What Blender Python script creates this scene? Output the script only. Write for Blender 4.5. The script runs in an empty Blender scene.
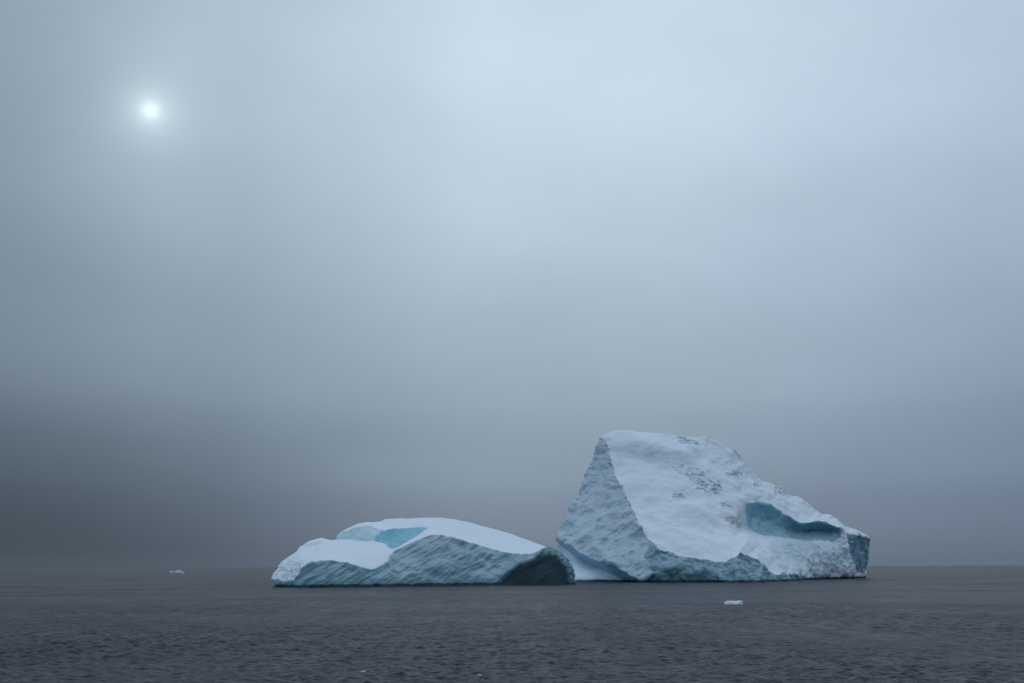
import bpy, math, random
import numpy as np
from mathutils import Matrix, Vector
from mathutils.geometry import delaunay_2d_cdt

S = bpy.context.scene
COL = S.collection

# ------------------------------------------------------------------ camera
W, H, LENS = 1024, 683, 35.0
F = W * LENS / 36.0
PITCH = math.atan((566.0 - H / 2) / F)
ROLL = math.radians(-0.14)
CAM = np.array([0.0, 0.0, 8.0])
R = np.array((Matrix.Rotation(math.pi / 2 + PITCH, 3, 'X') @ Matrix.Rotation(ROLL, 3, 'Z')))
cam = bpy.data.cameras.new('camera'); cam.lens = LENS; cam.sensor_width = 36
cam.clip_start = 0.5; cam.clip_end = 60000
co = bpy.data.objects.new('camera', cam); COL.objects.link(co)
m4 = Matrix(R.tolist()).to_4x4(); m4.translation = Vector(CAM); co.matrix_world = m4
S.camera = co


def ray(u, v):
    return R @ np.array([(u - W / 2) / F, (H / 2 - v) / F, -1.0])


def at(u, v, D):
    d = ray(u, v)
    return CAM + d * (D / d[1])


def dwl(u, v):
    """distance (along y) of the sea surface point seen at u, v"""
    d = ray(u, v)
    return -CAM[2] / d[2] * d[1]


def v_of(u, D, z):
    lo, hi = 300.0, 760.0
    for _ in range(50):
        m = (lo + hi) / 2
        if at(u, m, D)[2] > z: lo = m
        else: hi = m
    return (lo + hi) / 2


# ------------------------------------------------------------------ noise
_rng = np.random.RandomState(7)
PERM = np.concatenate([_rng.permutation(256)] * 3)
GR = _rng.normal(size=(256, 3)); GR /= np.linalg.norm(GR, axis=1)[:, None]


def perlin(p):
    i = np.floor(p).astype(np.int64); f = p - i; i &= 255
    w = f * f * f * (f * (f * 6 - 15) + 10)
    out = np.zeros(len(p))
    for dx in (0, 1):
        for dy in (0, 1):
            for dz in (0, 1):
                h = PERM[PERM[PERM[(i[:, 0] + dx) & 255] + ((i[:, 1] + dy) & 255)] + ((i[:, 2] + dz) & 255)]
                g = GR[h]
                d = f - np.array([dx, dy, dz])
                wt = (w[:, 0] if dx else 1 - w[:, 0]) * (w[:, 1] if dy else 1 - w[:, 1]) * (w[:, 2] if dz else 1 - w[:, 2])
                out += wt * (g * d).sum(1)
    return out * 1.5


def fbm(p, octs=4, gain=0.5):
    s = np.zeros(len(p)); a = 1.0
    for k in range(octs):
        s += a * perlin(p * 2 ** k + 17.3 * k); a *= gain
    return s


def ridged(p, octs=4, gain=0.5):
    s = np.zeros(len(p)); a = 1.0
    for k in range(octs):
        s += a * (1 - 2 * np.abs(perlin(p * 2 ** k + 31.7 * k))); a *= gain
    return s


# ------------------------------------------------------------------ materials
def new_mat(name):
    m = bpy.data.materials.new(name); m.use_nodes = True
    nt = m.node_tree; nt.nodes.clear()
    return m, nt


def N(nt, kind, **kw):
    n = nt.nodes.new(kind)
    for k, v in kw.items():
        if k.startswith('i_'):
            n.inputs[k[2:].replace('_', ' ')].default_value = v
        else:
            setattr(n, k, v)
    return n


def math_n(nt, op, a, b=None, clamp=False):
    n = nt.nodes.new('ShaderNodeMath'); n.operation = op; n.use_clamp = clamp
    for k, x in ((0, a), (1, b)):
        if x is None: continue
        if isinstance(x, (int, float)): n.inputs[k].default_value = x
        else: nt.links.new(x, n.inputs[k])
    return n.outputs[0]


def mix_rgb(nt, fac, a, b, mode='MIX'):
    n = nt.nodes.new('ShaderNodeMix'); n.data_type = 'RGBA'; n.blend_type = mode
    for sock, x in ((n.inputs[0], fac), (n.inputs[6], a), (n.inputs[7], b)):
        if isinstance(x, (int, float)): sock.default_value = x
        elif isinstance(x, tuple): sock.default_value = (*x, 1)
        else: nt.links.new(x, sock)
    return n.outputs[2]


def ramp(nt, fac, stops, interp='LINEAR'):
    n = nt.nodes.new('ShaderNodeValToRGB'); cr = n.color_ramp; cr.interpolation = interp
    while len(cr.elements) < len(stops): cr.elements.new(0.5)
    for e, (p, c) in zip(cr.elements, stops):
        e.position = p
        e.color = (c, c, c, 1) if isinstance(c, (int, float)) else (*c, 1)
    nt.links.new(fac, n.inputs[0])
    return n.outputs[0]


def noise(nt, scale, detail=4, rough=0.55, stretch=None, rot=None, dist=0.0, coord='Object'):
    tc = nt.nodes.new('ShaderNodeTexCoord')
    out = tc.outputs[coord]
    if stretch or rot:
        mp = nt.nodes.new('ShaderNodeMapping'); mp.vector_type = 'TEXTURE' if False else 'POINT'
        if rot: mp.inputs['Rotation'].default_value = rot
        if stretch: mp.inputs['Scale'].default_value = stretch
        nt.links.new(out, mp.inputs['Vector']); out = mp.outputs[0]
    n = nt.nodes.new('ShaderNodeTexNoise')
    n.inputs['Scale'].default_value = scale; n.inputs['Detail'].default_value = detail
    n.inputs['Roughness'].default_value = rough; n.inputs['Distortion'].default_value = dist
    nt.links.new(out, n.inputs['Vector'])
    return n.outputs['Fac']


def ice_material(name, kinds, streak_rot, streak_stretch, bump_strength=0.38, wet=True):
    """glacier ice: packed snow, with patches of the given kinds of ice, some with shade in the colour, where the mesh carries their weight"""
    m, nt = new_mat(name)
    geo = N(nt, 'ShaderNodeNewGeometry')
    nsep = N(nt, 'ShaderNodeSeparateXYZ'); nt.links.new(geo.outputs['Normal'], nsep.inputs[0])
    big = noise(nt, 0.07, 4, 0.6)
    med = noise(nt, 0.35, 5, 0.65)
    fine = noise(nt, 0.9, 6, 0.65, streak_stretch, streak_rot, 0.4)
    streak = noise(nt, 0.6, 6, 0.66, streak_stretch, streak_rot, 0.5)
    grain = noise(nt, 1.1, 4, 0.6)
    edge = math_n(nt, 'ADD', math_n(nt, 'MULTIPLY', math_n(nt, 'SUBTRACT', med, 0.5), 0.9), math_n(nt, 'MULTIPLY', math_n(nt, 'SUBTRACT', streak, 0.5), 0.5))
    c = mix_rgb(nt, ramp(nt, big, [(0.36, 0.0), (0.64, 1.0)]), (0.70, 0.80, 0.92), (0.65, 0.77, 0.90))
    c = mix_rgb(nt, math_n(nt, 'MULTIPLY', ramp(nt, med, [(0.52, 0.0), (0.72, 1.0)]), 0.25), c, (0.55, 0.70, 0.82))
    ice = None
    rgh = 0.85
    for key, base, alt, fleck, snowy, soft, amp in kinds:
        at_ = N(nt, 'ShaderNodeAttribute', attribute_name='w_' + key)
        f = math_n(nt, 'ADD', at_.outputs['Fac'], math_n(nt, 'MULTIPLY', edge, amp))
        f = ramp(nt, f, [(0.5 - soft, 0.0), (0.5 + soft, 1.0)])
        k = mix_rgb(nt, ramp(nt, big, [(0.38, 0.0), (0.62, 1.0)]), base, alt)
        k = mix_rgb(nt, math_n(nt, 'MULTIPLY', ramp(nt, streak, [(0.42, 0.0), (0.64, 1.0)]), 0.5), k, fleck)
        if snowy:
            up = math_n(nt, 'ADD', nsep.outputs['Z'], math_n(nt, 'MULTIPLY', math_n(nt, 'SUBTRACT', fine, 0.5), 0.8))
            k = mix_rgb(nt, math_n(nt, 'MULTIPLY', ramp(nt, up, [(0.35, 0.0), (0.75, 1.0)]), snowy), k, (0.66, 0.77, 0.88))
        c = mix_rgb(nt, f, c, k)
        ice = f if ice is None else math_n(nt, 'MAXIMUM', ice, f)
    at_ = N(nt, 'ShaderNodeAttribute', attribute_name='dirt')
    f = math_n(nt, 'MULTIPLY', at_.outputs['Fac'], ramp(nt, fine, [(0.44, 0.0), (0.58, 1.0)]))
    c = mix_rgb(nt, math_n(nt, 'MULTIPLY', f, 0.75), c, (0.24, 0.21, 0.17))
    ao = N(nt, 'ShaderNodeAttribute', attribute_name='bare')
    bn = noise(nt, 0.19, 4, 0.65, (1, 1, 1.9), (0, math.radians(18), 0), 1.0)
    f2 = math_n(nt, 'MULTIPLY', ao.outputs['Fac'], ramp(nt, bn, [(0.46, 0.0), (0.58, 1.0)]))
    c = mix_rgb(nt, math_n(nt, 'MULTIPLY', f2, 0.8), c, (0.15, 0.25, 0.32))
    # clear, wave-washed ice just above the sea
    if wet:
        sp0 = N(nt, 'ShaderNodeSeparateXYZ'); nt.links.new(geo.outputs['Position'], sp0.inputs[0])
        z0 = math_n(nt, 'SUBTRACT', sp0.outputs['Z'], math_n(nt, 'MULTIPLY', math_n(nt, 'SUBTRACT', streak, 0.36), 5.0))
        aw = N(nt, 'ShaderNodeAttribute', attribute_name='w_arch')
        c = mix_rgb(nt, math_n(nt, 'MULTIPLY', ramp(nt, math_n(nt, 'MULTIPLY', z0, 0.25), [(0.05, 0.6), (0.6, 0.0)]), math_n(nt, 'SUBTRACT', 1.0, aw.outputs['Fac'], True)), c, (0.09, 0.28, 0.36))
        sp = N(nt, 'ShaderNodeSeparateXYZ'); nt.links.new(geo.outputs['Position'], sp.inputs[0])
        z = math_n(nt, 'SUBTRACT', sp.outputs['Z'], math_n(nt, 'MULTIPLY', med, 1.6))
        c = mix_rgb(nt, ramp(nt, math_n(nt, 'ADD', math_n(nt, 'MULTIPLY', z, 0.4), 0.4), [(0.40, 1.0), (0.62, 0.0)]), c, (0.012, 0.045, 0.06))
    hgt = math_n(nt, 'ADD', math_n(nt, 'MULTIPLY', fine, ice), math_n(nt, 'MULTIPLY', grain, 0.22))
    bmp = N(nt, 'ShaderNodeBump'); bmp.inputs['Strength'].default_value = bump_strength; bmp.inputs['Distance'].default_value = 0.5
    nt.links.new(hgt, bmp.inputs['Height'])
    p = N(nt, 'ShaderNodeBsdfPrincipled')
    nt.links.new(c, p.inputs['Base Color']); nt.links.new(bmp.outputs[0], p.inputs['Normal'])
    nt.links.new(math_n(nt, 'SUBTRACT', 0.88, math_n(nt, 'MULTIPLY', ice, 0.38)), p.inputs['Roughness'])
    p.inputs['Specular IOR Level'].default_value = 0.2
    o = N(nt, 'ShaderNodeOutputMaterial'); nt.links.new(p.outputs[0], o.inputs[0])
    return m


R_ = math.radians
M = {}
#                 weight    base                alt                 fleck           snow  soft  ragged
TALL = [('shelf', (0.48, 0.61, 0.73), (0.54, 0.67, 0.78), (0.40, 0.53, 0.65), 0.0, 0.35, 0.5),  # dimmer facing of the lower slope put into a greyer snow colour
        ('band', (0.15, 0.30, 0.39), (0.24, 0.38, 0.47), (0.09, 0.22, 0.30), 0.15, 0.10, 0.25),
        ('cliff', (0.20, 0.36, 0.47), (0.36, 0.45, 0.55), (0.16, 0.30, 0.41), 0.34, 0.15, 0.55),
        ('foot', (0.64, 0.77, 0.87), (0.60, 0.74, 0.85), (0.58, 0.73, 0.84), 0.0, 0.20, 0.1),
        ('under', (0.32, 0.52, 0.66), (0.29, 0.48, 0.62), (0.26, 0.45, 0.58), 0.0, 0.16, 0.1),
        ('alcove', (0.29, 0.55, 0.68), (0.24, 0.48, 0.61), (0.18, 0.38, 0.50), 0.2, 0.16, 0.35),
        ('hollow', (0.22, 0.44, 0.56), (0.19, 0.39, 0.51), (0.15, 0.33, 0.44), 0.2, 0.25, 0.30),  # shade under the cornice lip painted into the ice colour
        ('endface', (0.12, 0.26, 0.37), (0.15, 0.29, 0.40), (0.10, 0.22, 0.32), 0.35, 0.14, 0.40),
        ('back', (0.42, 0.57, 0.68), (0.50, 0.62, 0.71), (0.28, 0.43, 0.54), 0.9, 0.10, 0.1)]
LOW = [('front', (0.15, 0.31, 0.42), (0.33, 0.43, 0.53), (0.11, 0.26, 0.36), 0.26, 0.10, 0.30),
       ('tip', (0.07, 0.19, 0.25), (0.13, 0.27, 0.34), (0.04, 0.13, 0.18), 0.1, 0.2, 0.3),
       ('pane', (0.17, 0.47, 0.63), (0.20, 0.51, 0.67), (0.14, 0.40, 0.55), 0.0, 0.16, 0.25),
       ('wall', (0.32, 0.56, 0.70), (0.48, 0.68, 0.80), (0.22, 0.46, 0.61), 0.35, 0.25, 0.6),
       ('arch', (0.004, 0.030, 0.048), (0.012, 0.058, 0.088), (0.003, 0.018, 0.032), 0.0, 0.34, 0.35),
       ('back', (0.42, 0.57, 0.68), (0.50, 0.62, 0.71), (0.28, 0.43, 0.54), 0.9, 0.10, 0.1)]
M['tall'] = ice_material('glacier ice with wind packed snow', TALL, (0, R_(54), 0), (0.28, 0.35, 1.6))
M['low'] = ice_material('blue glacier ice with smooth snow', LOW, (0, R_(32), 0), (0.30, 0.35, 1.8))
M['dull'] = ice_material('grey ice with haze in colour', [('pale', (0.30, 0.39, 0.46), (0.36, 0.45, 0.52), (0.20, 0.29, 0.35), 0.25, 0.2, 0.3)], (0, 0, 0), (1, 1, 1), wet=False)  # greyed colour stands in for haze over the far chunk
M['chunk'] = ice_material('bergy bit ice', [('pale', (0.55, 0.76, 0.84), (0.62, 0.80, 0.87), (0.40, 0.64, 0.75), 0.4, 0.2, 0.3)], (0, 0, 0), (1, 1, 1), wet=False)


# ------------------------------------------------------------------ sculpting
def subdivide(V, T, reg, target):
    """split edges longer than the face's target length until none is left"""
    for it in range(12):
        E = np.sort(np.concatenate([T[:, [0, 1]], T[:, [1, 2]], T[:, [2, 0]]]), axis=1)
        tl = np.concatenate([target[reg]] * 3)
        key = E[:, 0].astype(np.int64) * (len(V) + 1) + E[:, 1]
        uk, inv = np.unique(key, return_inverse=True)
        a = (uk // (len(V) + 1)).astype(int); b = (uk % (len(V) + 1)).astype(int)
        L = np.linalg.norm(V[a] - V[b], axis=1)
        lim = np.full(len(uk), 1e9); np.minimum.at(lim, inv, tl)
        split = L > lim
        if not split.any(): break
        mid = np.full(len(uk), -1); mid[split] = len(V) + np.arange(split.sum())
        V = np.concatenate([V, (V[a[split]] + V[b[split]]) / 2])
        n = len(T)
        mab, mbc, mca = mid[inv[:n]], mid[inv[n:2 * n]], mid[inv[2 * n:]]
        cnt = (mab >= 0).astype(int) + (mbc >= 0) + (mca >= 0)
        nt, nr = [T[cnt == 0]], [reg[cnt == 0]]
        A, B, C = T[:, 0], T[:, 1], T[:, 2]
        s = cnt == 3
        for tri in ((A, mab, mca), (mab, B, mbc), (mca, mbc, C), (mab, mbc, mca)):
            nt.append(np.stack([t[s] for t in tri], 1)); nr.append(reg[s])
        for (p, q, r_, mpq, mqr, mrp) in ((A, B, C, mab, mbc, mca), (B, C, A, mbc, mca, mab), (C, A, B, mca, mab, mbc)):
            s = (cnt == 1) & (mpq >= 0)
            for tri in ((p, mpq, r_), (mpq, q, r_)):
                nt.append(np.stack([t[s] for t in tri], 1)); nr.append(reg[s])
            s = (cnt == 2) & (mrp < 0)
            for tri in ((mpq, q, mqr), (p, mpq, mqr), (p, mqr, r_)):
                nt.append(np.stack([t[s] for t in tri], 1)); nr.append(reg[s])
        T = np.concatenate(nt); reg = np.concatenate(nr)
    return V, T, reg


def vnormals(V, T):
    n = np.cross(V[T[:, 1]] - V[T[:, 0]], V[T[:, 2]] - V[T[:, 0]])
    o = np.zeros_like(V)
    for k in range(3):
        for c in range(3):
            o[:, c] += np.bincount(T[:, k], n[:, c], len(V))
    return o / np.maximum(np.linalg.norm(o, axis=1), 1e-9)[:, None]


def smooth(V, T, w, iters):
    E = np.concatenate([T[:, [0, 1]], T[:, [1, 2]], T[:, [2, 0]]])
    E = np.concatenate([E, E[:, ::-1]])
    deg = np.maximum(np.bincount(E[:, 0], minlength=len(V)), 1)
    for _ in range(iters):
        avg = np.stack([np.bincount(E[:, 0], V[E[:, 1], c], len(V)) for c in range(3)], 1) / deg[:, None]
        V = V + (avg - V) * w[:, None]
    return V


def inpoly(pt, poly):
    x, y = pt; c = False; n = len(poly)
    for i in range(n):
        x1, y1 = poly[i]; x2, y2 = poly[(i + 1) % n]
        if (y1 > y) != (y2 > y) and x < (x2 - x1) * (y - y1) / (y2 - y1) + x1: c = not c
    return c


def berg_cage(outline, lines, points, regions, default, n_top, back_rows, names):
    """outline: closed loop of (u, v, D), its first n_top points being the skyline from the left water's edge to the
    right one.  Gives the vertices, triangles and a region number per triangle of a closed ice body."""
    pts, Ds, idx = [], [], {}

    def add(p):
        k = (round(p[0], 2), round(p[1], 2))
        if k not in idx:
            idx[k] = len(pts); pts.append((p[0], p[1])); Ds.append(p[2])
        return idx[k]
    loop = [add(p) for p in outline]
    edges = [(loop[i], loop[(i + 1) % len(loop)]) for i in range(len(loop))]
    for ln in lines:
        l = [add(p) for p in ln]
        edges += [(l[i], l[i + 1]) for i in range(len(l) - 1) if l[i] != l[i + 1]]
    for p in points: add(p)
    vo, eo, fo, ov, oe, of = delaunay_2d_cdt([Vector(p) for p in pts], edges, [], 0, 1e-4)
    P = [tuple(v) for v in vo]
    pa = np.array(pts); da = np.array(Ds)
    D = []
    remap = {}
    for i, o in enumerate(ov):
        if o:
            D.append(da[o[0]])
            for k in o: remap[k] = i
        else:
            d = np.linalg.norm(pa - np.array(P[i]), axis=1); s = np.argsort(d)[:3]; w = 1 / (d[s] + 1e-6)
            D.append((da[s] * w).sum() / w.sum())
    poly = [(p[0], p[1]) for p in outline]
    V = [at(P[i][0], P[i][1], D[i]) for i in range(len(P))]
    T, reg = [], []
    for f in fo:
        c = (sum(P[i][0] for i in f) / 3, sum(P[i][1] for i in f) / 3)
        if not inpoly(c, poly): continue
        name = default
        for nm, pl in regions:
            if inpoly(c, pl): name = nm; break
        a, b, d = f
        cr = (P[b][0] - P[a][0]) * (P[d][1] - P[a][1]) - (P[b][1] - P[a][1]) * (P[d][0] - P[a][0])
        T.append((a, b, d) if cr < 0 else (a, d, b)); reg.append(names.index(name))
    # the far side: rows running back and down from the skyline
    top = [remap[i] for i in loop[:n_top]]
    cx = np.mean([V[i][0] for i in top])
    prev = top
    for off, zs, sh in back_rows:
        row = []
        for i in top:
            p = V[i]; k = (p[1] + off) / p[1]
            x = p[0] * k; x += (cx * k - x) * sh
            z = max(p[2], 0.0) * zs if zs > 0 else -5.0
            row.append(len(V)); V.append(np.array([x, p[1] + off, min(z, p[2])]))
        for j in range(len(top) - 1):
            T.append((prev[j], prev[j + 1], row[j])); reg.append(names.index('back'))
            T.append((prev[j + 1], row[j + 1], row[j])); reg.append(names.index('back'))
        prev = row
    return np.array(V), np.array(T), np.array(reg)


def region_weight(V, T, reg, ids, hard=False):
    m = np.isin(reg, ids).astype(float)
    s = np.zeros(len(V)); c = np.zeros(len(V))
    for k in range(3):
        s += np.bincount(T[:, k], m, len(V)); c += np.bincount(T[:, k], minlength=len(V))
    w = s / np.maximum(c, 1)
    return (w > 0.999).astype(float) if hard else w


def soften(T, nv, w, it):
    x = np.stack([w, w, w], 1)
    return smooth(x, T, np.full(nv, 0.5), it)[:, 0]


def split_parts(root, V, T, reg, names, table, mat, attrs):
    nrm = vnormals(V, T)
    for k, nm in enumerate(names):
        t = T[reg == k]
        if not len(t): continue
        part = table[nm]
        used, inv = np.unique(t, return_inverse=True)
        me = bpy.data.meshes.new(part)
        me.from_pydata((V[used] - np.array(root.location)).tolist(), [], inv.reshape(-1, 3).tolist())
        me.polygons.foreach_set('use_smooth', [True] * len(t))
        for an, av in attrs.items():
            a = me.attributes.new(an, 'FLOAT', 'POINT'); a.data.foreach_set('value', av[used].astype(np.float32))
        me.normals_split_custom_set_from_vertices(nrm[used].tolist())
        me.materials.append(mat)
        o = bpy.data.objects.new(part, me); COL.objects.link(o); o.parent = root


def tag(o, label=None, cat=None, group=None, kind=None):
    for k, v in (('label', label), ('category', cat), ('group', group), ('kind', kind)):
        if v: o[k] = v
    return o


def empty(name, loc):
    o = bpy.data.objects.new(name, None); o.location = loc; COL.objects.link(o)
    o.empty_display_size = 5
    return o


def wpt(u, v, z=-5.0):
    D = dwl(u, v)
    return (u, v_of(u, D, z), D)


def wd(u, D, z=-5.0):
    return (u, v_of(u, D, z), D)


def wobble(V, size, amp):
    return np.stack([fbm(V / size + 11.0 * (k + 1), 3) for k in range(3)], 1) * np.asarray(amp)[:, None]


# ------------------------------------------------------------------ the tall iceberg
def tall_iceberg():
    skyline = [wd(546, 552), (552, 560, 552), (556, 548, 550), (558, 541, 541), (556, 533, 540), (563, 522, 550), (566, 515, 556),
               (570, 507, 562), (577, 501.5, 568), (580, 493, 575), (583, 483, 582), (588, 470, 590), (595, 455, 600), (601, 437, 608), (605, 434.5, 611),
               (612, 432, 615), (622, 430.5, 618), (634, 430, 622), (645, 431, 623), (655, 433, 624), (665, 436, 624), (675, 437, 625),
               (687, 435.5, 622), (700, 436, 622), (706, 437, 623), (712, 441, 625), (720, 444, 628), (728, 447, 630), (736, 450, 633), (740, 454, 635),
               (744, 460, 637), (748, 466, 640), (752, 471, 641), (758, 477, 642), (764, 481.5, 644), (772, 484.5, 645), (778, 487, 647), (780, 485.5, 648), (782, 490, 649),
               (786, 496.5, 650), (792, 496.3, 650), (798, 497, 652), (804, 501, 653), (810, 506, 654), (817, 512, 655), (822, 515.5, 656),
               (830, 516.8, 657), (836, 519.5, 658), (841, 523, 659), (843.5, 527.5, 660), (850, 529, 662), (858, 531, 664), (866, 534, 670), (870, 537.5, 674),
               (869.5, 543, 673), (868.5, 550, 671), (867, 560, 668), (866, 570, 664), wd(865.5, 660)]
    bottom = [wpt(856, 578.2), wpt(840, 578.5), wpt(820, 579.2), wpt(805, 580.2), wpt(790, 581.2), wpt(772, 582), wpt(755, 582.6), wpt(738, 582.8), wpt(722, 582.4),
              wpt(700, 582.2), wpt(670, 582.1), wpt(641, 582.1), wpt(632, 581.6), wpt(620, 581.8), wpt(600, 582.2), wpt(580, 582.6), wpt(565, 582.7)]
    def near(u, v, k):      # a point k metres behind the front water's edge
        return (u, v, dwl(u, 582.3) + k)
    crease = [(601, 437, 608), (606, 443, 605), (609, 452, 598), (612, 465, 588), (617, 480, 575), (622, 490, 567), (630, 505, 555),
              (637, 520, 541), (642, 530, 533), (650, 540, 525), (658, 549, 517), near(664, 552, 13), near(675, 554, 11), near(690, 557, 9), near(700, 558, 8),
              near(715, 560.5, 7), near(725, 561, 7), near(735, 557, 5), near(741, 550, 7), near(747, 556, 10), near(755, 558, 14), near(762, 565, 16),
              near(768, 570, 22), near(775, 575.5, 24), near(783, 573.5, 36), (795, 575.5, 553), (808, 577, 572), (820, 578.3, 596)]
    lip = [(556, 533, 540), (558, 540, 536), (566, 545, 532), (573, 549.5, 530), (580, 553, 527), (590, 557.5, 523), (600, 561, 519), (610, 565.5, 515), (620, 570, 511), (630, 575, 507), (641, 581, 503)]
    inner = [(558, 541, 541), (563, 547.3, 542), (575, 556.5, 538), (588, 563.8, 533), (600, 569.3, 528), (615, 575.8, 521), (630, 581.8, 511)]
    alcove = [(746, 502, 585), (757, 502, 603), (768, 503.5, 606), (776, 508, 608), (783, 514, 611)]
    alcove_low = [(746, 502, 585), (746.5, 514, 588), (748, 527, 590), (760, 535, 596), (775, 537.5, 605)]
    cornice = [(783, 514, 611), (790, 517, 615), (800, 523, 618), (808, 522.5, 620), (816, 521.5, 622), (825, 523, 625), (835, 525.5, 629), (841, 528, 634)]
    shade_low = [(775, 537.5, 605), (790, 540.5, 612), (805, 541.5, 618), (820, 540.5, 622), (832, 540, 628), (839, 537, 636), (841, 528, 634)]
    endtop = [(841, 528, 634), (846, 533, 640), (852, 534.5, 643), (860, 536.5, 655), (870, 537.5, 674)]
    endl = [(846, 533, 640), (848, 545, 637), (851, 558, 636), (856, 567, 641), (861, 573, 650), (866, 570, 664)]
    break_ = [(614, 439, 603), (635, 440.5, 599), (650, 443, 597.5), (668, 447, 598), (685, 450, 600.5), (705, 453, 606)]
    drift = [(646, 528, 534.5), (658, 519, 541), (672, 511, 547), (690, 505.5, 553), (706, 500, 562)]
    drift2 = [(722, 536, 532), (731, 541, 526), (740, 547, 522)]
    P = [  # cliff
        (598, 465, 594), (605, 478, 581), (592, 490, 576), (608, 495, 566), (585, 505, 562), (600, 512, 556), (618, 505, 557), (575, 520, 550), (590, 528, 543), (610, 525, 545),
        (627, 527, 540), (575, 537, 537), (595, 545, 529), (615, 545, 531), (633, 540, 531), (610, 558, 520), (630, 560, 517), (645, 560, 514), (640, 570, 507), (655, 572, 507), (675, 566, 508), (700, 570, 504), (715, 572, 503),
        # snow slope
        (640, 461, 594.5), (665, 464, 594), (690, 465, 597), (632, 478, 580), (655, 483, 572), (680, 483, 575), (703, 478, 585), (722, 465, 606), (735, 475, 607), (720, 485, 584),
        (645, 505, 555), (664, 507, 555), (685, 500, 564), (718, 502, 568), (738, 497, 580), (752, 490, 605), (765, 493, 618), (745, 482, 612),
        (650, 525, 541), (665, 525, 537), (690, 527, 536), (712, 530, 538), (730, 522, 555), (740, 512, 572), (668, 541, 524), (690, 546, 518), (715, 550, 515), (732, 540, 526), (745, 542, 530),
        # shelf under the alcove
        (760, 548, 556), (775, 555, 556), (790, 555, 574), (810, 555, 592), (830, 553, 612), (785, 567, 548), (805, 568, 570), (825, 569, 596), (842, 570, 620), (842, 550, 628),
        # alcove wall, hollow under the cornice
        (752, 516, 606), (762, 518, 612), (772, 520, 614), (762, 530, 604), (780, 528, 616), (795, 531, 628), (810, 532, 634), (825, 532, 638), (835, 532, 638),
        # cornice top
        (778, 498, 630), (790, 506, 635), (800, 510, 634), (812, 516, 640), (830, 521, 646),
        # end face
        (858, 550, 652), (864, 555, 662), (860, 562, 650), (854, 545, 643)]
    P += [(p[0], p[1] + 0.01, p[2]) for p in []]
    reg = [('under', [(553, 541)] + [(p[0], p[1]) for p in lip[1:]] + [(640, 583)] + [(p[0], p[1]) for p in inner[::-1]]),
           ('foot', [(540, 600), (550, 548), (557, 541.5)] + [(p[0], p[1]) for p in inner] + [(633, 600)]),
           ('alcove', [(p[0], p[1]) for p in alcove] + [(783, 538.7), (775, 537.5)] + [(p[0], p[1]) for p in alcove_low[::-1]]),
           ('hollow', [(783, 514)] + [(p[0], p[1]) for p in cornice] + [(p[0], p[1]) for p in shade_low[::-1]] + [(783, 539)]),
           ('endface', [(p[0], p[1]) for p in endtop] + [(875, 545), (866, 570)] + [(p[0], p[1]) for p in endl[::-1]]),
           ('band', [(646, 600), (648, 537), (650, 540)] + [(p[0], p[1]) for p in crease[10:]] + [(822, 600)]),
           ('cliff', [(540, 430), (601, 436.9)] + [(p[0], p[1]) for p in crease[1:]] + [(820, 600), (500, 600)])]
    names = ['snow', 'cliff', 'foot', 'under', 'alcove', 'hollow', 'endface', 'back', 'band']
    rows = [(18, 0.97, 0.02), (50, 0.75, 0.06), (80, 0.4, 0.08), (100, 0.12, 0.10), (104, 0, 0.1)]
    V, T, rg = berg_cage(skyline + bottom, [crease, lip, inner, alcove, alcove_low, cornice, shade_low, endtop, endl, break_, drift, drift2], P, reg, 'snow', len(skyline), rows, names)
    tgt = np.array([0.95, 0.75, 1.0, 0.9, 0.9, 0.9, 0.9, 5.0, 0.7])
    V, T, rg = subdivide(V, T, rg, tgt)
    nv = len(V)
    # soften the facets inside each region, keep the creases crisp
    for ids, it in (((0,), 40), ((1,), 8), ((2,), 120), ((3,), 40), ((4,), 60), ((5,), 60), ((6,), 40), ((7,), 6), ((8,), 6)):
        V = smooth(V, T, region_weight(V, T, rg, list(ids), True) * 0.6, it)
    V = smooth(V, T, np.where(region_weight(V, T, rg, [7]) > 0.01, 0.0, 0.5), 2)
    uv = project(V)
    w = {k: soften(T, nv, region_weight(V, T, rg, [i]), 3) for i, k in enumerate(names)}

    wu = uv + np.stack([7 * fbm(V / 7, 3), 4 * fbm(V / 7 + 50, 3)], 1)

    def blob(u, v, ru, rv, ang=0.0):
        a = math.radians(ang); du, dv = wu[:, 0] - u, wu[:, 1] - v
        x = du * math.cos(a) + dv * math.sin(a); y = -du * math.sin(a) + dv * math.cos(a)
        return np.clip(1.5 - ((x / ru) ** 2 + (y / rv) ** 2), 0, 1) ** 1.3
    front = 1 - w['back']
    bare = np.maximum.reduce([blob(705, 485, 17, 7, 15), blob(676, 499, 8, 4, -30) * .8, blob(728, 505, 5, 2.5), blob(687, 440, 9, 3, 12), blob(756, 484, 5, 3, 30) * .9,
                              blob(815, 556, 36, 9, 10) * .28, blob(844, 553, 5, 16, -12) * .5, blob(735, 473, 6, 3, 20) * .7, blob(690, 472, 20, 5, 10) * .55, blob(778, 489, 6, 5) * .6, blob(665, 465, 18, 3) * 0.25]) * front
    dirt = blob(734, 523, 10, 6, 25) * front
    # relief
    V = V + wobble(V, 7.0, 0.35 + 0.45 * (1 - w['snow']) * front * (1 - w['under']) * (1 - w['foot']))
    rimw = 4 * w['snow'] * (w['cliff'] + w['band'])
    V = V + wobble(V, 3.2, 1.1 * rimw)
    nrm = vnormals(V, T)
    p = V
    def turned(deg, sc):
        a = math.radians(deg)
        return p @ np.array([[math.cos(a), 0, math.sin(a)], [0, 1, 0], [-math.sin(a), 0, math.cos(a)]]).T * np.array(sc)
    q = turned(58, (0.16, 0.2, 1.4))
    q2 = turned(38, (0.30, 0.35, 1.4))
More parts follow.
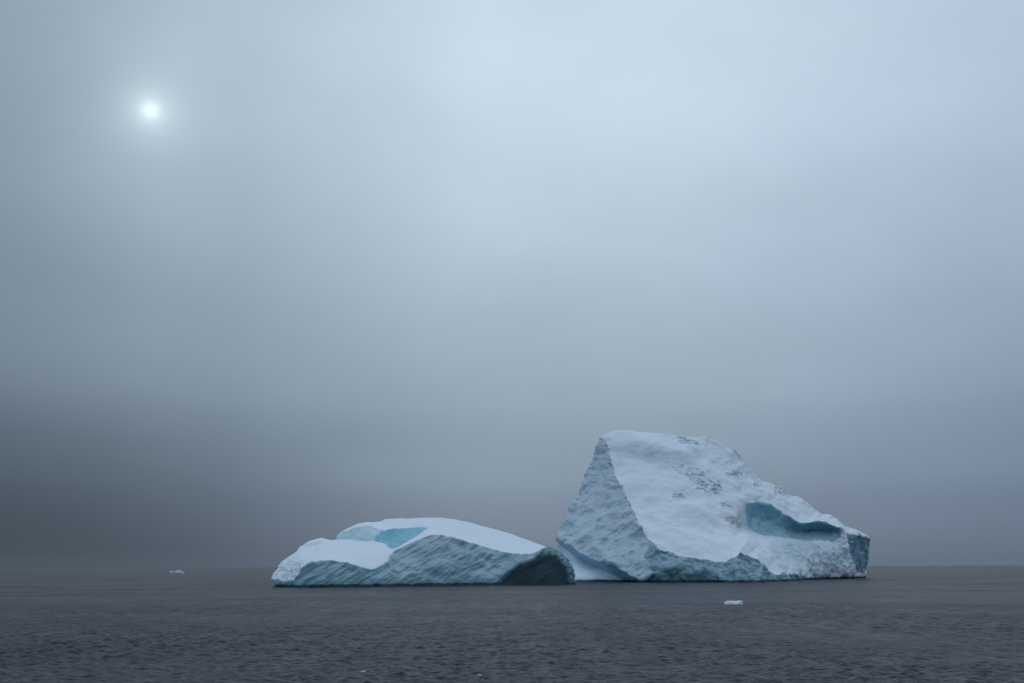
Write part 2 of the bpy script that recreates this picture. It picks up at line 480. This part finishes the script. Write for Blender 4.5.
    upper = np.clip((525 - uv[:, 1]) / 25, 0, 1)
    rightish = np.clip((uv[:, 0] - 768) / 20, 0, 1)
    rub = np.maximum(blob(820, 556, 40, 12, 8), blob(846, 552, 7, 22, -8))
    d = np.zeros(nv)
    sn = 2.1 * fbm(p / 20, 2) + 0.5 * fbm(p / np.array([10, 9, 6]), 2) + 0.07 * ridged(p / np.array([5, 4, 2.2]), 2) + 0.10 * fbm(p / 1.6, 2)
    sn += 0.22 * ridged(turned(26, (0.30, 0.35, 1.1)) / 5.5, 2) - 0.1
    d += w['snow'] * (sn + rightish * 0.9 * fbm(p / np.array([9, 9, 5]) + 5, 2) + rub * 0.9 * fbm(p / 2.6, 3))
    d += w['cliff'] * (upper * (0.8 * ridged(q / 8, 2) - 0.3 + 0.35 * ridged(q / 3.0, 2)) + (1 - upper) * (0.6 * ridged(q2 / 10, 2) - .25 + 0.24 * ridged(q2 / 3.4, 3, .5)) + 0.12 * fbm(p / 2.4, 3) + 1.6 * fbm(p / 14, 2))
    d += w['band'] * (1.3 * fbm(p / 9, 2) + 0.7 * ridged(p / np.array([5, 5, 7]), 2) - .3 + 0.25 * ridged(p / 2.2, 2))
    d += w['foot'] * (0.5 * fbm(p / 15, 2) + .08 * fbm(p / 2, 2))
    d += w['under'] * 0.25 * fbm(q / 5, 3)
    fl = p * np.array([1.0, 1.0, 0.22])
    d += (w['alcove'] + w['hollow']) * (0.7 * ridged(fl / 4.5, 3) + .25 * fbm(p / 2, 2))
    d += w['endface'] * (0.9 * fbm(fl / 7, 3) + .3 * ridged(p / 2.5, 2))
    d += bare * (0.9 * ridged(turned(20, (0.6, 1, 1.3)) / 3.6, 3, .6) - 0.4)
    d -= w['back'] * np.abs(2.5 * fbm(p / 14, 4))
    d *= np.where(p[:, 2] < -3, 0.3, 1.0)
    V = V + nrm * d[:, None]
    root = empty('iceberg', (float(V[:, 0].mean()), 560.0, 0.0))
    tag(root, 'tall steep iceberg with broad tilted snow slope and blue alcove on its right', 'iceberg', 'icebergs')
    table = {'snow': 'snow_slope', 'cliff': 'ice_cliff', 'foot': 'ice_foot', 'under': 'undercut_ledge', 'alcove': 'alcove_wall', 'hollow': 'cornice_hollow',
             'endface': 'end_cliff', 'back': 'rear_face', 'band': 'front_cliff'}
    w['band'] = np.clip(w['band'] + w['cliff'] + w['under'] + w['foot'], 0, 1)     # no snow where two kinds of bare ice meet
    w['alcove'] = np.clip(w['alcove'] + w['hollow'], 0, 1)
    attrs = {'w_' + k: soften(T, nv, v, 2) for k, v in w.items()}
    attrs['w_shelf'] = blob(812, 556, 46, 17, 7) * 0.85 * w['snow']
    attrs['w_back'] = np.clip(w['back'] * 2.2 - 1.2, 0, 1)
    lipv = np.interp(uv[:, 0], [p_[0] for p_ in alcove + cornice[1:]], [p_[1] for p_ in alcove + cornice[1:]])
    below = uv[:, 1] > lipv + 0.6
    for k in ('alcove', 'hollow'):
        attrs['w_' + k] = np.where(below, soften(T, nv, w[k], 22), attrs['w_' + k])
    attrs.update(dirt=dirt, bare=np.clip(bare * 1.5, 0, 1))
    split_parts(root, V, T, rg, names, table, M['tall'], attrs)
    return root


def project(V):
    c = (V - CAM) @ R
    return np.stack([W / 2 + F * c[:, 0] / -c[:, 2], H / 2 - F * c[:, 1] / -c[:, 2]], 1)


# ------------------------------------------------------------------ the low iceberg
WLV = [(270, 587.2), (300, 587.4), (360, 586.9), (420, 586.0), (480, 585.2), (540, 584.8), (576, 584.6)]


def wl_v(u):
    return float(np.interp(u, [a for a, b in WLV], [b for a, b in WLV]))


def low_iceberg():
    def n(u, v, k): return (u, v, dwl(u, wl_v(u)) + k)

    def b(u, k=0.0): return wd(u, dwl(u, wl_v(u)) + k)
    skyline = [(271.5, 581, dwl(290, 587.3) + 6), (270.5, 579, dwl(290, 587.3) + 7), n(273, 574.5, 10), n(277, 569, 14), n(280, 563, 18), n(284, 560, 22), n(290, 556, 28), n(295, 553, 32), n(298, 550, 36), n(300, 547, 39), n(306, 543, 43),
               n(313, 539.7, 48), n(321, 537.5, 51), n(328, 539, 51), n(336.5, 540, 51), n(338, 534.5, 58), n(342, 530.5, 62), n(350, 526.3, 66), n(358, 523.3, 69), n(366, 522, 71),
               n(376, 522, 72), n(381, 520.8, 73), n(385, 519, 74), n(390, 518, 74), n(405, 518, 72), n(420, 517.5, 70), n(430, 517.2, 68), n(440, 517.2, 66), n(455, 519, 63), n(470, 522, 60),
               n(485, 526, 57), n(500, 530, 53), n(510, 533, 50), n(520, 537, 47), n(530, 541, 42), n(540, 544.6, 36), n(549, 547.5, 26), n(554, 549.5, 20), n(560, 553, 17), n(567, 558, 15),
               n(571, 565, 13), n(573.5, 572, 11), n(574.5, 579, 10), b(575, 9)]
    bottom = [b(568, 4), b(560, 5.5), b(545, 6.5), b(530, 4.5), b(515, 3), b(503, 1), b(494), b(480), b(460), b(440), b(420), b(400), b(380), b(360), b(340), b(320), b(300), b(288, 2), b(283, 4)]
    F_ = [(270.5, 579, dwl(290, 587.3) + 7), n(278, 579.5, 4), n(286, 581, 2.5), n(292, 581, 2), n(297, 576, 3), n(302, 567, 5), n(310, 562.7, 6.5), n(322, 561, 7.5), n(332, 561, 7.5), n(345, 562.5, 6.5), n(355, 565, 5.5), n(365, 568, 4.5), n(372, 570, 4.5), n(380, 566, 6.5),
          n(388, 561, 9.5), n(391, 555, 12.5), n(394, 551, 15), n(402, 547.6, 16), n(412, 542.6, 17), n(420, 538.7, 18), n(431, 534, 19.5), n(440, 534, 18.5), n(450, 537, 17.5), n(460, 540, 16.5),
          n(470, 543, 15.5), n(480, 545.5, 14.5), n(490, 548, 14), n(500, 551, 13), n(510, 553.5, 12.5), n(520, 555.5, 12), n(525, 555, 12), n(535, 553, 13), n(541, 549.5, 15), n(549, 547.5, 26)]
    ridge = [n(394, 549.3, 18), n(405, 543.2, 21), n(416, 536.8, 25), n(429, 527.3, 36)]
    pane_low = [n(374, 541, 40), n(380, 542, 36), n(386, 544, 33), n(389, 547.5, 28), n(394, 549.3, 18)]
    pane_top = [n(374, 541, 40), n(384, 530.5, 47), n(395, 528.2, 50), n(415, 527.6, 50), n(429, 527.3, 36)]
    wall_top = [n(338, 534.5, 58), n(346, 531, 56), n(356, 528, 56), n(368, 526.5, 56), n(384, 530.5, 47)]
    wall_low = [n(336.5, 540, 51), n(345, 539.6, 47), n(360, 541, 43), n(374, 541, 40)]
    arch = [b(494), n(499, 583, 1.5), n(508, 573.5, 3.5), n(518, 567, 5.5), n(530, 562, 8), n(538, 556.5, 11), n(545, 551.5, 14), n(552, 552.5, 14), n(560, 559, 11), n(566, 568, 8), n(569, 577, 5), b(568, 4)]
    P = [n(520, 576, 4.5), n(535, 569, 8.5), n(547, 561, 13.5), n(556, 568, 11), n(550, 578, 8), n(530, 580, 5), n(562, 578, 7.5),
         n(330, 550, 30), n(350, 553, 23), n(370, 556, 17), n(381, 553, 19), n(312, 550, 34), n(300, 557, 23), n(290, 563, 15), n(284, 570, 9), n(320, 556, 17), n(345, 546, 35), n(365, 548, 29),
         n(320, 575, 3.5), n(305, 577, 3), n(350, 577, 3), n(372, 579, 2), n(400, 565, 8), n(430, 553, 11), n(460, 558, 8.5), n(400, 578, 3), n(420, 568, 6), n(450, 573, 4), n(490, 565, 7.5), n(480, 576, 3), n(440, 545, 14),
         n(395, 536, 46), n(408, 532, 46), n(388, 540, 43), n(358, 534, 49), n(347, 535, 52), n(370, 533, 48),
         n(440, 525, 44), n(470, 533, 39), n(500, 541, 33), n(525, 547, 29), n(390, 523, 62), n(415, 522, 60)]
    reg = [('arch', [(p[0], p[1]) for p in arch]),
           ('pane', [(p[0], p[1]) for p in pane_low] + [(p[0], p[1]) for p in ridge[1:]] + [(p[0], p[1]) for p in pane_top[::-1]]),
           ('wall', [(p[0], p[1]) for p in wall_low] + [(p[0], p[1]) for p in wall_top[::-1]]),
           ('tip', [(549, 547.5), (549, 546), (580, 546), (580, 600), (545, 600), (541, 549.5)]),
           ('front', [(250, 579.2)] + [(p[0], p[1]) for p in F_] + [(580, 560), (580, 600), (250, 600)])]
    names = ['snow', 'front', 'arch', 'pane', 'wall', 'tip', 'back']
    rows = [(14, 0.96, 0.01), (35, 0.7, 0.04), (55, 0.3, 0.07), (64, 0, 0.08)]
    V, T, rg = berg_cage(skyline + bottom, [F_, ridge, pane_low, pane_top, wall_top, wall_low, arch], P, reg, 'snow', len(skyline), rows, names)
    V, T, rg = subdivide(V, T, rg, np.array([0.8, 0.6, 0.7, 0.7, 0.7, 0.6, 4.0]))
    nv = len(V)
    for ids, it in (((0,), 120), ((1,), 25), ((2,), 60), ((3,), 30), ((4,), 20), ((5,), 10), ((6,), 6)):
        V = smooth(V, T, region_weight(V, T, rg, list(ids), True) * 0.6, it)
    u0 = project(V)[:, 0]
    V = smooth(V, T, region_weight(V, T, rg, [1, 2, 5], True) * np.clip((580 - u0) / 12, 0, .6) * np.clip((u0 - 488) / 8, 0, 1), 60)
    V = smooth(V, T, np.where(region_weight(V, T, rg, [6]) > 0.01, 0.0, 0.5), 2)
    uv = project(V)
    w = {k: soften(T, nv, region_weight(V, T, rg, [i]), 3) for i, k in enumerate(names)}
    V = V + wobble(V, 6.0, np.clip(0.08 + 0.4 * (w['front'] + w['tip'] + w['wall'] + 0.3 * w['pane']), 0, .7) * (1 - w['back']))
    nrm = vnormals(V, T)
    p = V
    a = math.radians(33)
    rot = np.array([[math.cos(a), 0, math.sin(a)], [0, 1, 0], [-math.sin(a), 0, math.cos(a)]])
    q = p @ rot.T * np.array([0.22, 0.3, 1.5])
    leftish = np.clip((345 - uv[:, 0]) / 40, 0, 1)
    low = np.clip((uv[:, 1] - 555) / 12, 0, 1)
    d = np.zeros(nv)
    d += w['snow'] * (0.35 * fbm(p / 20, 2) + 0.10 * fbm(p / np.array([8, 6, 4]), 3) + leftish * (0.25 + low) * (0.5 * ridged(p / 4.0, 3) - 0.35 + 0.3 * fbm(p / 1.8, 2)))
    d += w['front'] * (0.42 * ridged(q / 7, 2) - 0.25 + 0.24 * ridged(q / 2.2, 3, .6) + 0.08 * fbm(p / 1.8, 3) + 0.9 * fbm(p / 10, 2))
    d += w['arch'] * (0.5 * fbm(q / 5, 3))
    d += w['pane'] * .3 * fbm(p / 4, 3) + w['wall'] * (.7 * ridged(q / 4, 3)) + w['tip'] * (.7 * ridged(p / 3, 3) - .2)
    d -= w['back'] * np.abs(1.5 * fbm(p / 10, 4))
    d *= np.where(p[:, 2] < -3, 0.3, 1.0)
    V = V + nrm * d[:, None]
    root = empty('iceberg', (float(V[:, 0].mean()), 430.0, 0.0))
    tag(root, 'low rounded iceberg with smooth snow back and a dark clear ice face at its right end', 'iceberg', 'icebergs')
    table = {'snow': 'snow_cap', 'front': 'ice_cliff', 'arch': 'dark_face', 'pane': 'blue_ice_pane', 'wall': 'ice_wall', 'tip': 'arch_rim', 'back': 'rear_face'}
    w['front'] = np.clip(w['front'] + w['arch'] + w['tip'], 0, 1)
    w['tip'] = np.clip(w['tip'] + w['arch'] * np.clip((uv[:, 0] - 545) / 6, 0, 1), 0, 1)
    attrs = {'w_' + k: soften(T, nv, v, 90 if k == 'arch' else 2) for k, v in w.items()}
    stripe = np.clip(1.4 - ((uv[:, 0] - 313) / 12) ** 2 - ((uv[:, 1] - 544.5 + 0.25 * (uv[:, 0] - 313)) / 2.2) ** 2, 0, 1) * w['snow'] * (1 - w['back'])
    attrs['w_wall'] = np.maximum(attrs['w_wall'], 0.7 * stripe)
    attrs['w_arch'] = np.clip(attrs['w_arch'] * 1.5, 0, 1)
    attrs['w_back'] = np.clip(w['back'] * 2.2 - 1.2, 0, 1)
    attrs.update(dirt=np.zeros(nv), bare=0.45 * leftish * low)
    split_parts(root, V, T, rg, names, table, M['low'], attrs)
    return root


# ------------------------------------------------------------------ small drifting ice
def ice_chunk(name, u, v, width, height, depth, humps, seed, label, mat, group):
    D = dwl(u, v) if v > 567 else v
    d = ray(u, 575); cxp = d[0] / d[1] * D
    na, nr = 96, 40
    vs, fs = [], []
    for j in range(nr + 1):
        r = j / nr
        for i in range(na):
            an = 2 * math.pi * i / na
            vs.append((r * math.cos(an), r * math.sin(an), 0))
    A = np.array(vs)
    rr = np.hypot(A[:, 0], A[:, 1])
    h = np.zeros(len(A))
    for (hx, hw, hh) in humps:
        h = np.maximum(h, hh * np.exp(-((A[:, 0] - hx) / hw) ** 2 - (A[:, 1] / 0.8) ** 2))
    X = A * np.array([width / 2, depth / 2, 1]) 
    dirs = np.stack([A[:, 0], A[:, 1], np.full(len(A), seed * 3.7)], 1)
    X[:, :2] *= (1 + 0.22 * fbm(dirs * 1.7, 2))[:, None]
    h = h * (1 + 0.45 * fbm(dirs * 3.0 + seed, 4)) + 0.05 * ridged(dirs * 6, 3)
    h = 0.62 * np.tanh(1.9 * h) + 0.15 * h
    edge = np.clip((1 - rr) / 0.16, 0, 1) ** 0.6
    X[:, 2] = height * np.maximum(h, 0.10) * edge - 0.25 * height * (1 - edge)
    f = [(j * na + i, j * na + (i + 1) % na, (j + 1) * na + (i + 1) % na, (j + 1) * na + i) for j in range(nr) for i in range(na)]
    me = bpy.data.meshes.new(name); me.from_pydata(X.tolist(), [], [t[::-1] for t in f]); me.validate(); me.update()
    me.polygons.foreach_set('use_smooth', [True] * len(me.polygons)); me.materials.append(mat)
    for an, val in (('w_pale', 1.0), ('dirt', 0.0), ('bare', 0.0)):
        at2 = me.attributes.new(an, 'FLOAT', 'POINT'); at2.data.foreach_set('value', np.full(len(me.vertices), val, np.float32))
    o = bpy.data.objects.new(name, me); o.location = (float(cxp), float(D), 0); COL.objects.link(o)
    tag(o, label, 'ice chunk', group)
    return o




# ------------------------------------------------------------------ sea
def sea():
    fine = np.radians(np.linspace(-33, 33, 680))
    rest = np.radians(np.linspace(33, 327, 60))[1:-1]
    ang = np.concatenate([fine, rest])
    rs = [0.0, 12, 25, 38]
    r = 48.0
    while r < 230: rs.append(r); r *= 1.0026
    while r < 600: rs.append(r); r *= 1.009
    while r < 14000: rs.append(r); r *= 1.05
    rs.append(14000.0)
    rs = np.array(rs)
    A, RR = np.meshgrid(ang, rs)
    X = RR * np.sin(A); Y = RR * np.cos(A)
    P = np.stack([X.ravel(), Y.ravel()], 1); rad = RR.ravel()
    rng = np.random.RandomState(3)
    Z = np.zeros(len(P))
    cell = np.maximum(rad * np.where(rad < 230, 0.0026, 0.009), rad * math.radians(66 / 680))
    wind = math.radians(205)
    for k in range(34):
        lam = 0.42 * 7 ** (rng.rand() ** 1.5)
        th = wind + rng.normal() * 0.75
        kx, ky = math.cos(th) * 2 * math.pi / lam, math.sin(th) * 2 * math.pi / lam
        amp = 0.0108 * lam ** 0.8
        ph = kx * P[:, 0] + ky * P[:, 1] + rng.rand() * 6.28 + 1.3 * np.sin(P[:, 0] / (9 + 20 * rng.rand()) + rng.rand() * 6)
        fade = np.clip((lam / cell - 2.2) / 2.5, 0, 1)
        s = np.sin(ph)
        Z += amp * fade * (1.5 * ((s + 1) / 2) ** 1.6 * 2 - 1.3)
    inner = np.clip((rad - 40) / 10, 0, 1) * np.clip((600 - rad) / 200, 0, 1)
    inn = inner * (np.abs(((A.ravel() + math.pi) % (2 * math.pi)) - math.pi) < math.radians(33.2))
    gust = 0.75 + 0.6 * fbm(np.stack([P[:, 0] / 38, P[:, 1] / 70, P[:, 0] * 0], 1), 2)
    Z *= inn * np.clip(gust, 0.25, 1.4)
    n = len(ang); m = len(rs)
    idx = np.arange(n * m).reshape(m, n)
    a = idx[:-1, :]; b2 = np.roll(idx, -1, 1)[:-1, :]; c = np.roll(idx, -1, 1)[1:, :]; d = idx[1:, :]
    Fq = np.stack([a, d, c, b2], -1).reshape(-1, 4)
    me = bpy.data.meshes.new('sea')
    me.vertices.add(len(P)); me.vertices.foreach_set('co', np.stack([P[:, 0], P[:, 1], Z], 1).ravel())
    me.loops.add(Fq.size); me.loops.foreach_set('vertex_index', Fq.ravel())
    me.polygons.add(len(Fq)); me.polygons.foreach_set('loop_start', np.arange(len(Fq)) * 4); me.polygons.foreach_set('loop_total', np.full(len(Fq), 4))
    me.update(); me.validate()
    me.polygons.foreach_set('use_smooth', [True] * len(me.polygons))
    mat, nt = new_mat('sea water')
    b1 = noise(nt, 0.55, 5, 0.6, (0.7, 1.6, 1), (0, 0, 0.3), 0.3)
    b3 = noise(nt, 2.2, 3, 0.55, (0.7, 1.4, 1), (0, 0, 0.3))
    b0 = noise(nt, 0.13, 4, 0.6, (0.7, 1.5, 1), (0, 0, 0.2))
    hsum = math_n(nt, 'ADD', math_n(nt, 'ADD', b1, math_n(nt, 'MULTIPLY', b0, 1.4)), math_n(nt, 'MULTIPLY', b3, 0.30))
    bu = N(nt, 'ShaderNodeBump'); bu.inputs['Strength'].default_value = 1.0; bu.inputs['Distance'].default_value = 0.7
    nt.links.new(hsum, bu.inputs['Height'])
    pn = noise(nt, 0.012, 3, 0.5, (1, 2.2, 1))
    gl = N(nt, 'ShaderNodeBsdfPrincipled'); gl.inputs['Base Color'].default_value = (0.005, 0.010, 0.016, 1)
    gl.inputs['IOR'].default_value = 1.333
    nt.links.new(ramp(nt, pn, [(0.38, 0.28), (0.62, 0.36)]), gl.inputs['Roughness'])
    df = N(nt, 'ShaderNodeBsdfDiffuse'); df.inputs['Color'].default_value = (0.006, 0.018, 0.050, 1)   # light lost between the wave crests
    for sh in (gl, df): nt.links.new(bu.outputs[0], sh.inputs['Normal'])
    mx = N(nt, 'ShaderNodeMixShader'); wind = noise(nt, 1.0, 4, 0.6, (0.30, 0.035, 1))
    wind2 = noise(nt, 1.0, 2, 0.6, (1.6, 0.14, 1))
    wsum = math_n(nt, 'ADD', math_n(nt, 'MULTIPLY', wind, 0.6), math_n(nt, 'MULTIPLY', wind2, 0.4))
    nt.links.new(ramp(nt, wsum, [(0.36, 0.26), (0.64, 0.50)]), mx.inputs[0])
    nt.links.new(gl.outputs[0], mx.inputs[1]); nt.links.new(df.outputs[0], mx.inputs[2])
    o = N(nt, 'ShaderNodeOutputMaterial'); nt.links.new(mx.outputs[0], o.inputs[0])
    me.materials.append(mat)
    ob = bpy.data.objects.new('sea', me); COL.objects.link(ob); tag(ob, kind='structure')


# ------------------------------------------------------------------ haze
def haze():
    mat, nt = new_mat('sea haze')
    v = N(nt, 'ShaderNodeVolumePrincipled')
    v.inputs['Color'].default_value = (0.34, 0.41, 0.48, 1)
    v.inputs['Density'].default_value = HAZE
    v.inputs['Anisotropy'].default_value = 0.2
    o = N(nt, 'ShaderNodeOutputMaterial'); nt.links.new(v.outputs[0], o.inputs['Volume'])
    Lx, z0, z1 = 14500.0, -6.5, 115.0
    vs = [(x, y, z) for z in (z0, z1) for y in (-Lx, Lx) for x in (-Lx, Lx)]
    fs = [(0, 2, 3, 1), (4, 5, 7, 6), (0, 1, 5, 4), (2, 6, 7, 3), (0, 4, 6, 2), (1, 3, 7, 5)]
    me = bpy.data.meshes.new('haze'); me.from_pydata(vs, [], fs); me.materials.append(mat)
    ob = bpy.data.objects.new('haze', me); COL.objects.link(ob); tag(ob, kind='stuff')
    ob['label'] = 'thin grey sea haze hanging over the whole water'; ob['category'] = 'haze'


HAZE = 3.2e-5

# ------------------------------------------------------------------ sky and sun
sd = ray(150.5, 110.5); sd /= np.linalg.norm(sd)
S_EL = math.asin(sd[2]); S_AZ = math.atan2(sd[0], sd[1])       # azimuth measured from +Y towards +X


def sky():
    w = bpy.data.worlds.new('World'); S.world = w; w.use_nodes = True
    nt = w.node_tree; nt.nodes.clear()
    tc = N(nt, 'ShaderNodeTexCoord')
    vec = tc.outputs['Generated']
    sep = N(nt, 'ShaderNodeSeparateXYZ'); nt.links.new(vec, sep.inputs[0])
    el = math_n(nt, 'MULTIPLY', math_n(nt, 'ARCSINE', sep.outputs['Z']), 2 / math.pi)       # 0 horizon .. 1 zenith
    az = math_n(nt, 'ADD', math_n(nt, 'MULTIPLY', math_n(nt, 'ARCTAN2', sep.outputs['X'], sep.outputs['Y']), 1 / (2 * math.pi)), 0.5)

    def lin(r, g, b):
        f = lambda c: (c / 255 / 12.92) if c < 10 else ((c / 255 + .055) / 1.055) ** 2.4
        return (f(r), f(g), f(b))
    e = lambda deg: deg / 90.0
    elc = ramp(nt, el, interp='CARDINAL', stops=[(0.0, lin(116, 129, 146)), (e(1.5), lin(119, 132, 150)), (e(4.5), lin(133, 149, 166)), (e(9), lin(154, 171, 186)), (e(17.7), lin(181, 198, 213)),
                        (e(28), lin(203, 220, 234)), (e(36), lin(204, 220, 234)), (e(45), lin(212, 226, 239)), (1.0, lin(222, 234, 245))])
    a = lambda deg: deg / 360.0 + 0.5
    azf = ramp(nt, az, interp='CARDINAL', stops=[(0.0, 0.85), (a(-80), (0.53, 0.55, 0.57)), (a(-35), (0.45, 0.475, 0.50)), (a(-26.5), (0.535, 0.565, 0.595)), (a(-21), (0.66, 0.685, 0.705)), (a(-14), (0.755, 0.78, 0.80)), (a(-3), (0.97, 0.985, 0.99)), (a(3), (0.98, 0.99, 1.0)),
                        (a(12), (0.96, 0.97, 0.99)), (a(26.5), (0.79, 0.83, 0.865)), (a(60), (0.73, 0.75, 0.77)), (a(110), 0.85), (1.0, 0.85)])
    # the left of the picture darkens more towards the sea
    lowf = ramp(nt, el, [(0.0, 1.0), (e(12.5), 0.0)], 'EASE')
    leftf = ramp(nt, az, [(a(-60), 0.8), (a(-24), 1.0), (a(-4), 0.0)], 'EASE')
    dk = math_n(nt, 'SUBTRACT', 1.0, math_n(nt, 'MULTIPLY', math_n(nt, 'MULTIPLY', lowf, leftf), 0.50))
    col = mix_rgb(nt, 1.0, elc, azf, 'MULTIPLY')
    col = mix_rgb(nt, 1.0, col, dk, 'MULTIPLY')
    # soft cloud banks
    mp = N(nt, 'ShaderNodeMapping'); mp.inputs['Location'].default_value = (3.7, 1.9, 0.6); mp.inputs['Scale'].default_value = (1, 1, 2.0); mp.inputs['Rotation'].default_value = (0, math.radians(-24), 0)
    nt.links.new(vec, mp.inputs['Vector'])
    cn = N(nt, 'ShaderNodeTexNoise'); cn.inputs['Scale'].default_value = 3.6; cn.inputs['Detail'].default_value = 5; cn.inputs['Roughness'].default_value = 0.5; cn.inputs['Distortion'].default_value = 0.25
    nt.links.new(mp.outputs[0], cn.inputs['Vector'])
    cl = ramp(nt, cn.outputs['Fac'], [(0.3, 0.94), (0.7, 1.06)])
    col = mix_rgb(nt, 1.0, col, cl, 'MULTIPLY')
    # veiled sun: small disc, aureole
    dt = N(nt, 'ShaderNodeVectorMath', operation='DOT_PRODUCT'); nt.links.new(vec, dt.inputs[0]); dt.inputs[1].default_value = tuple(sd)
    th = math_n(nt, 'MULTIPLY', math_n(nt, 'ARCCOSINE', math_n(nt, 'MINIMUM', dt.outputs['Value'], 0.9999999)), 180 / math.pi)

    def gauss(sig, amp):
        t = math_n(nt, 'DIVIDE', th, sig)
        return math_n(nt, 'MULTIPLY', math_n(nt, 'EXPONENT', math_n(nt, 'MULTIPLY', math_n(nt, 'MULTIPLY', t, t), -1.0)), amp)

    def expo(sig, amp):
        return math_n(nt, 'MULTIPLY', math_n(nt, 'EXPONENT', math_n(nt, 'MULTIPLY', math_n(nt, 'DIVIDE', th, sig), -1.0)), amp)
    g = math_n(nt, 'ADD', gauss(0.46, 0.22), math_n(nt, 'ADD', expo(0.8, 0.42), expo(3.0, 0.10)))
    glow = mix_rgb(nt, 1.0, (0.84, 1.0, 0.99), g, 'MULTIPLY')
    col = mix_rgb(nt, 1.0, col, glow, 'ADD')
    b1 = N(nt, 'ShaderNodeBackground'); nt.links.new(col, b1.inputs[0]); b1.inputs[1].default_value = 1.0
    st = N(nt, 'ShaderNodeTexSky'); st.sky_type = 'NISHITA'; st.sun_disc = False
    st.dust_density = 0.0; st.sun_elevation = S_EL; st.sun_rotation = S_AZ
    b2 = N(nt, 'ShaderNodeBackground'); nt.links.new(st.outputs[0], b2.inputs[0]); b2.inputs[1].default_value = 0.08
    mx = N(nt, 'ShaderNodeMixShader'); mx.inputs[0].default_value = 0.012
    nt.links.new(b1.outputs[0], mx.inputs[1]); nt.links.new(b2.outputs[0], mx.inputs[2])
    o = N(nt, 'ShaderNodeOutputWorld'); nt.links.new(mx.outputs[0], o.inputs[0])
    L = bpy.data.lights.new('sun', 'SUN'); L.energy = 0.5; L.angle = math.radians(150); L.color = (1.0, 0.99, 0.97)
    lo = bpy.data.objects.new('sun', L); COL.objects.link(lo)
    lo.rotation_euler = Vector(sd).to_track_quat('Z', 'Y').to_euler()


sky()
sea()
haze()
tall_iceberg()
low_iceberg()
G = 'drifting ice chunks'
ice_chunk('ice_chunk', 733, 604.3, 4.0, 0.95, 2.6, [(-0.2, 1.3, 0.8), (0.55, 0.5, 1.2)], 1, 'flat pale blue ice chunk floating in front of the tall iceberg', M['chunk'], G)
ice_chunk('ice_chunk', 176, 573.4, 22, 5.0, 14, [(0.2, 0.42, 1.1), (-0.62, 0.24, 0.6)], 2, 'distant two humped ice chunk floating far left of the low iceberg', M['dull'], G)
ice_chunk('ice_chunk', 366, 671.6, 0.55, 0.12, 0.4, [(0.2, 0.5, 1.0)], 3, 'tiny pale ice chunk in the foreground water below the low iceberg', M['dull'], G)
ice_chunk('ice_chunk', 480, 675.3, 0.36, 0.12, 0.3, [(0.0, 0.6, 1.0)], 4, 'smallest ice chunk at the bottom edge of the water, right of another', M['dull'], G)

S.view_settings.view_transform = 'Standard'; S.view_settings.look = 'None'
S.view_settings.exposure = 0; S.view_settings.gamma = 1; S.view_settings.use_curve_mapping = False
S.cycles.use_denoising = True
S.cycles.volume_bounces = 1; S.cycles.max_bounces = 6
S.cycles.volume_max_steps = 64
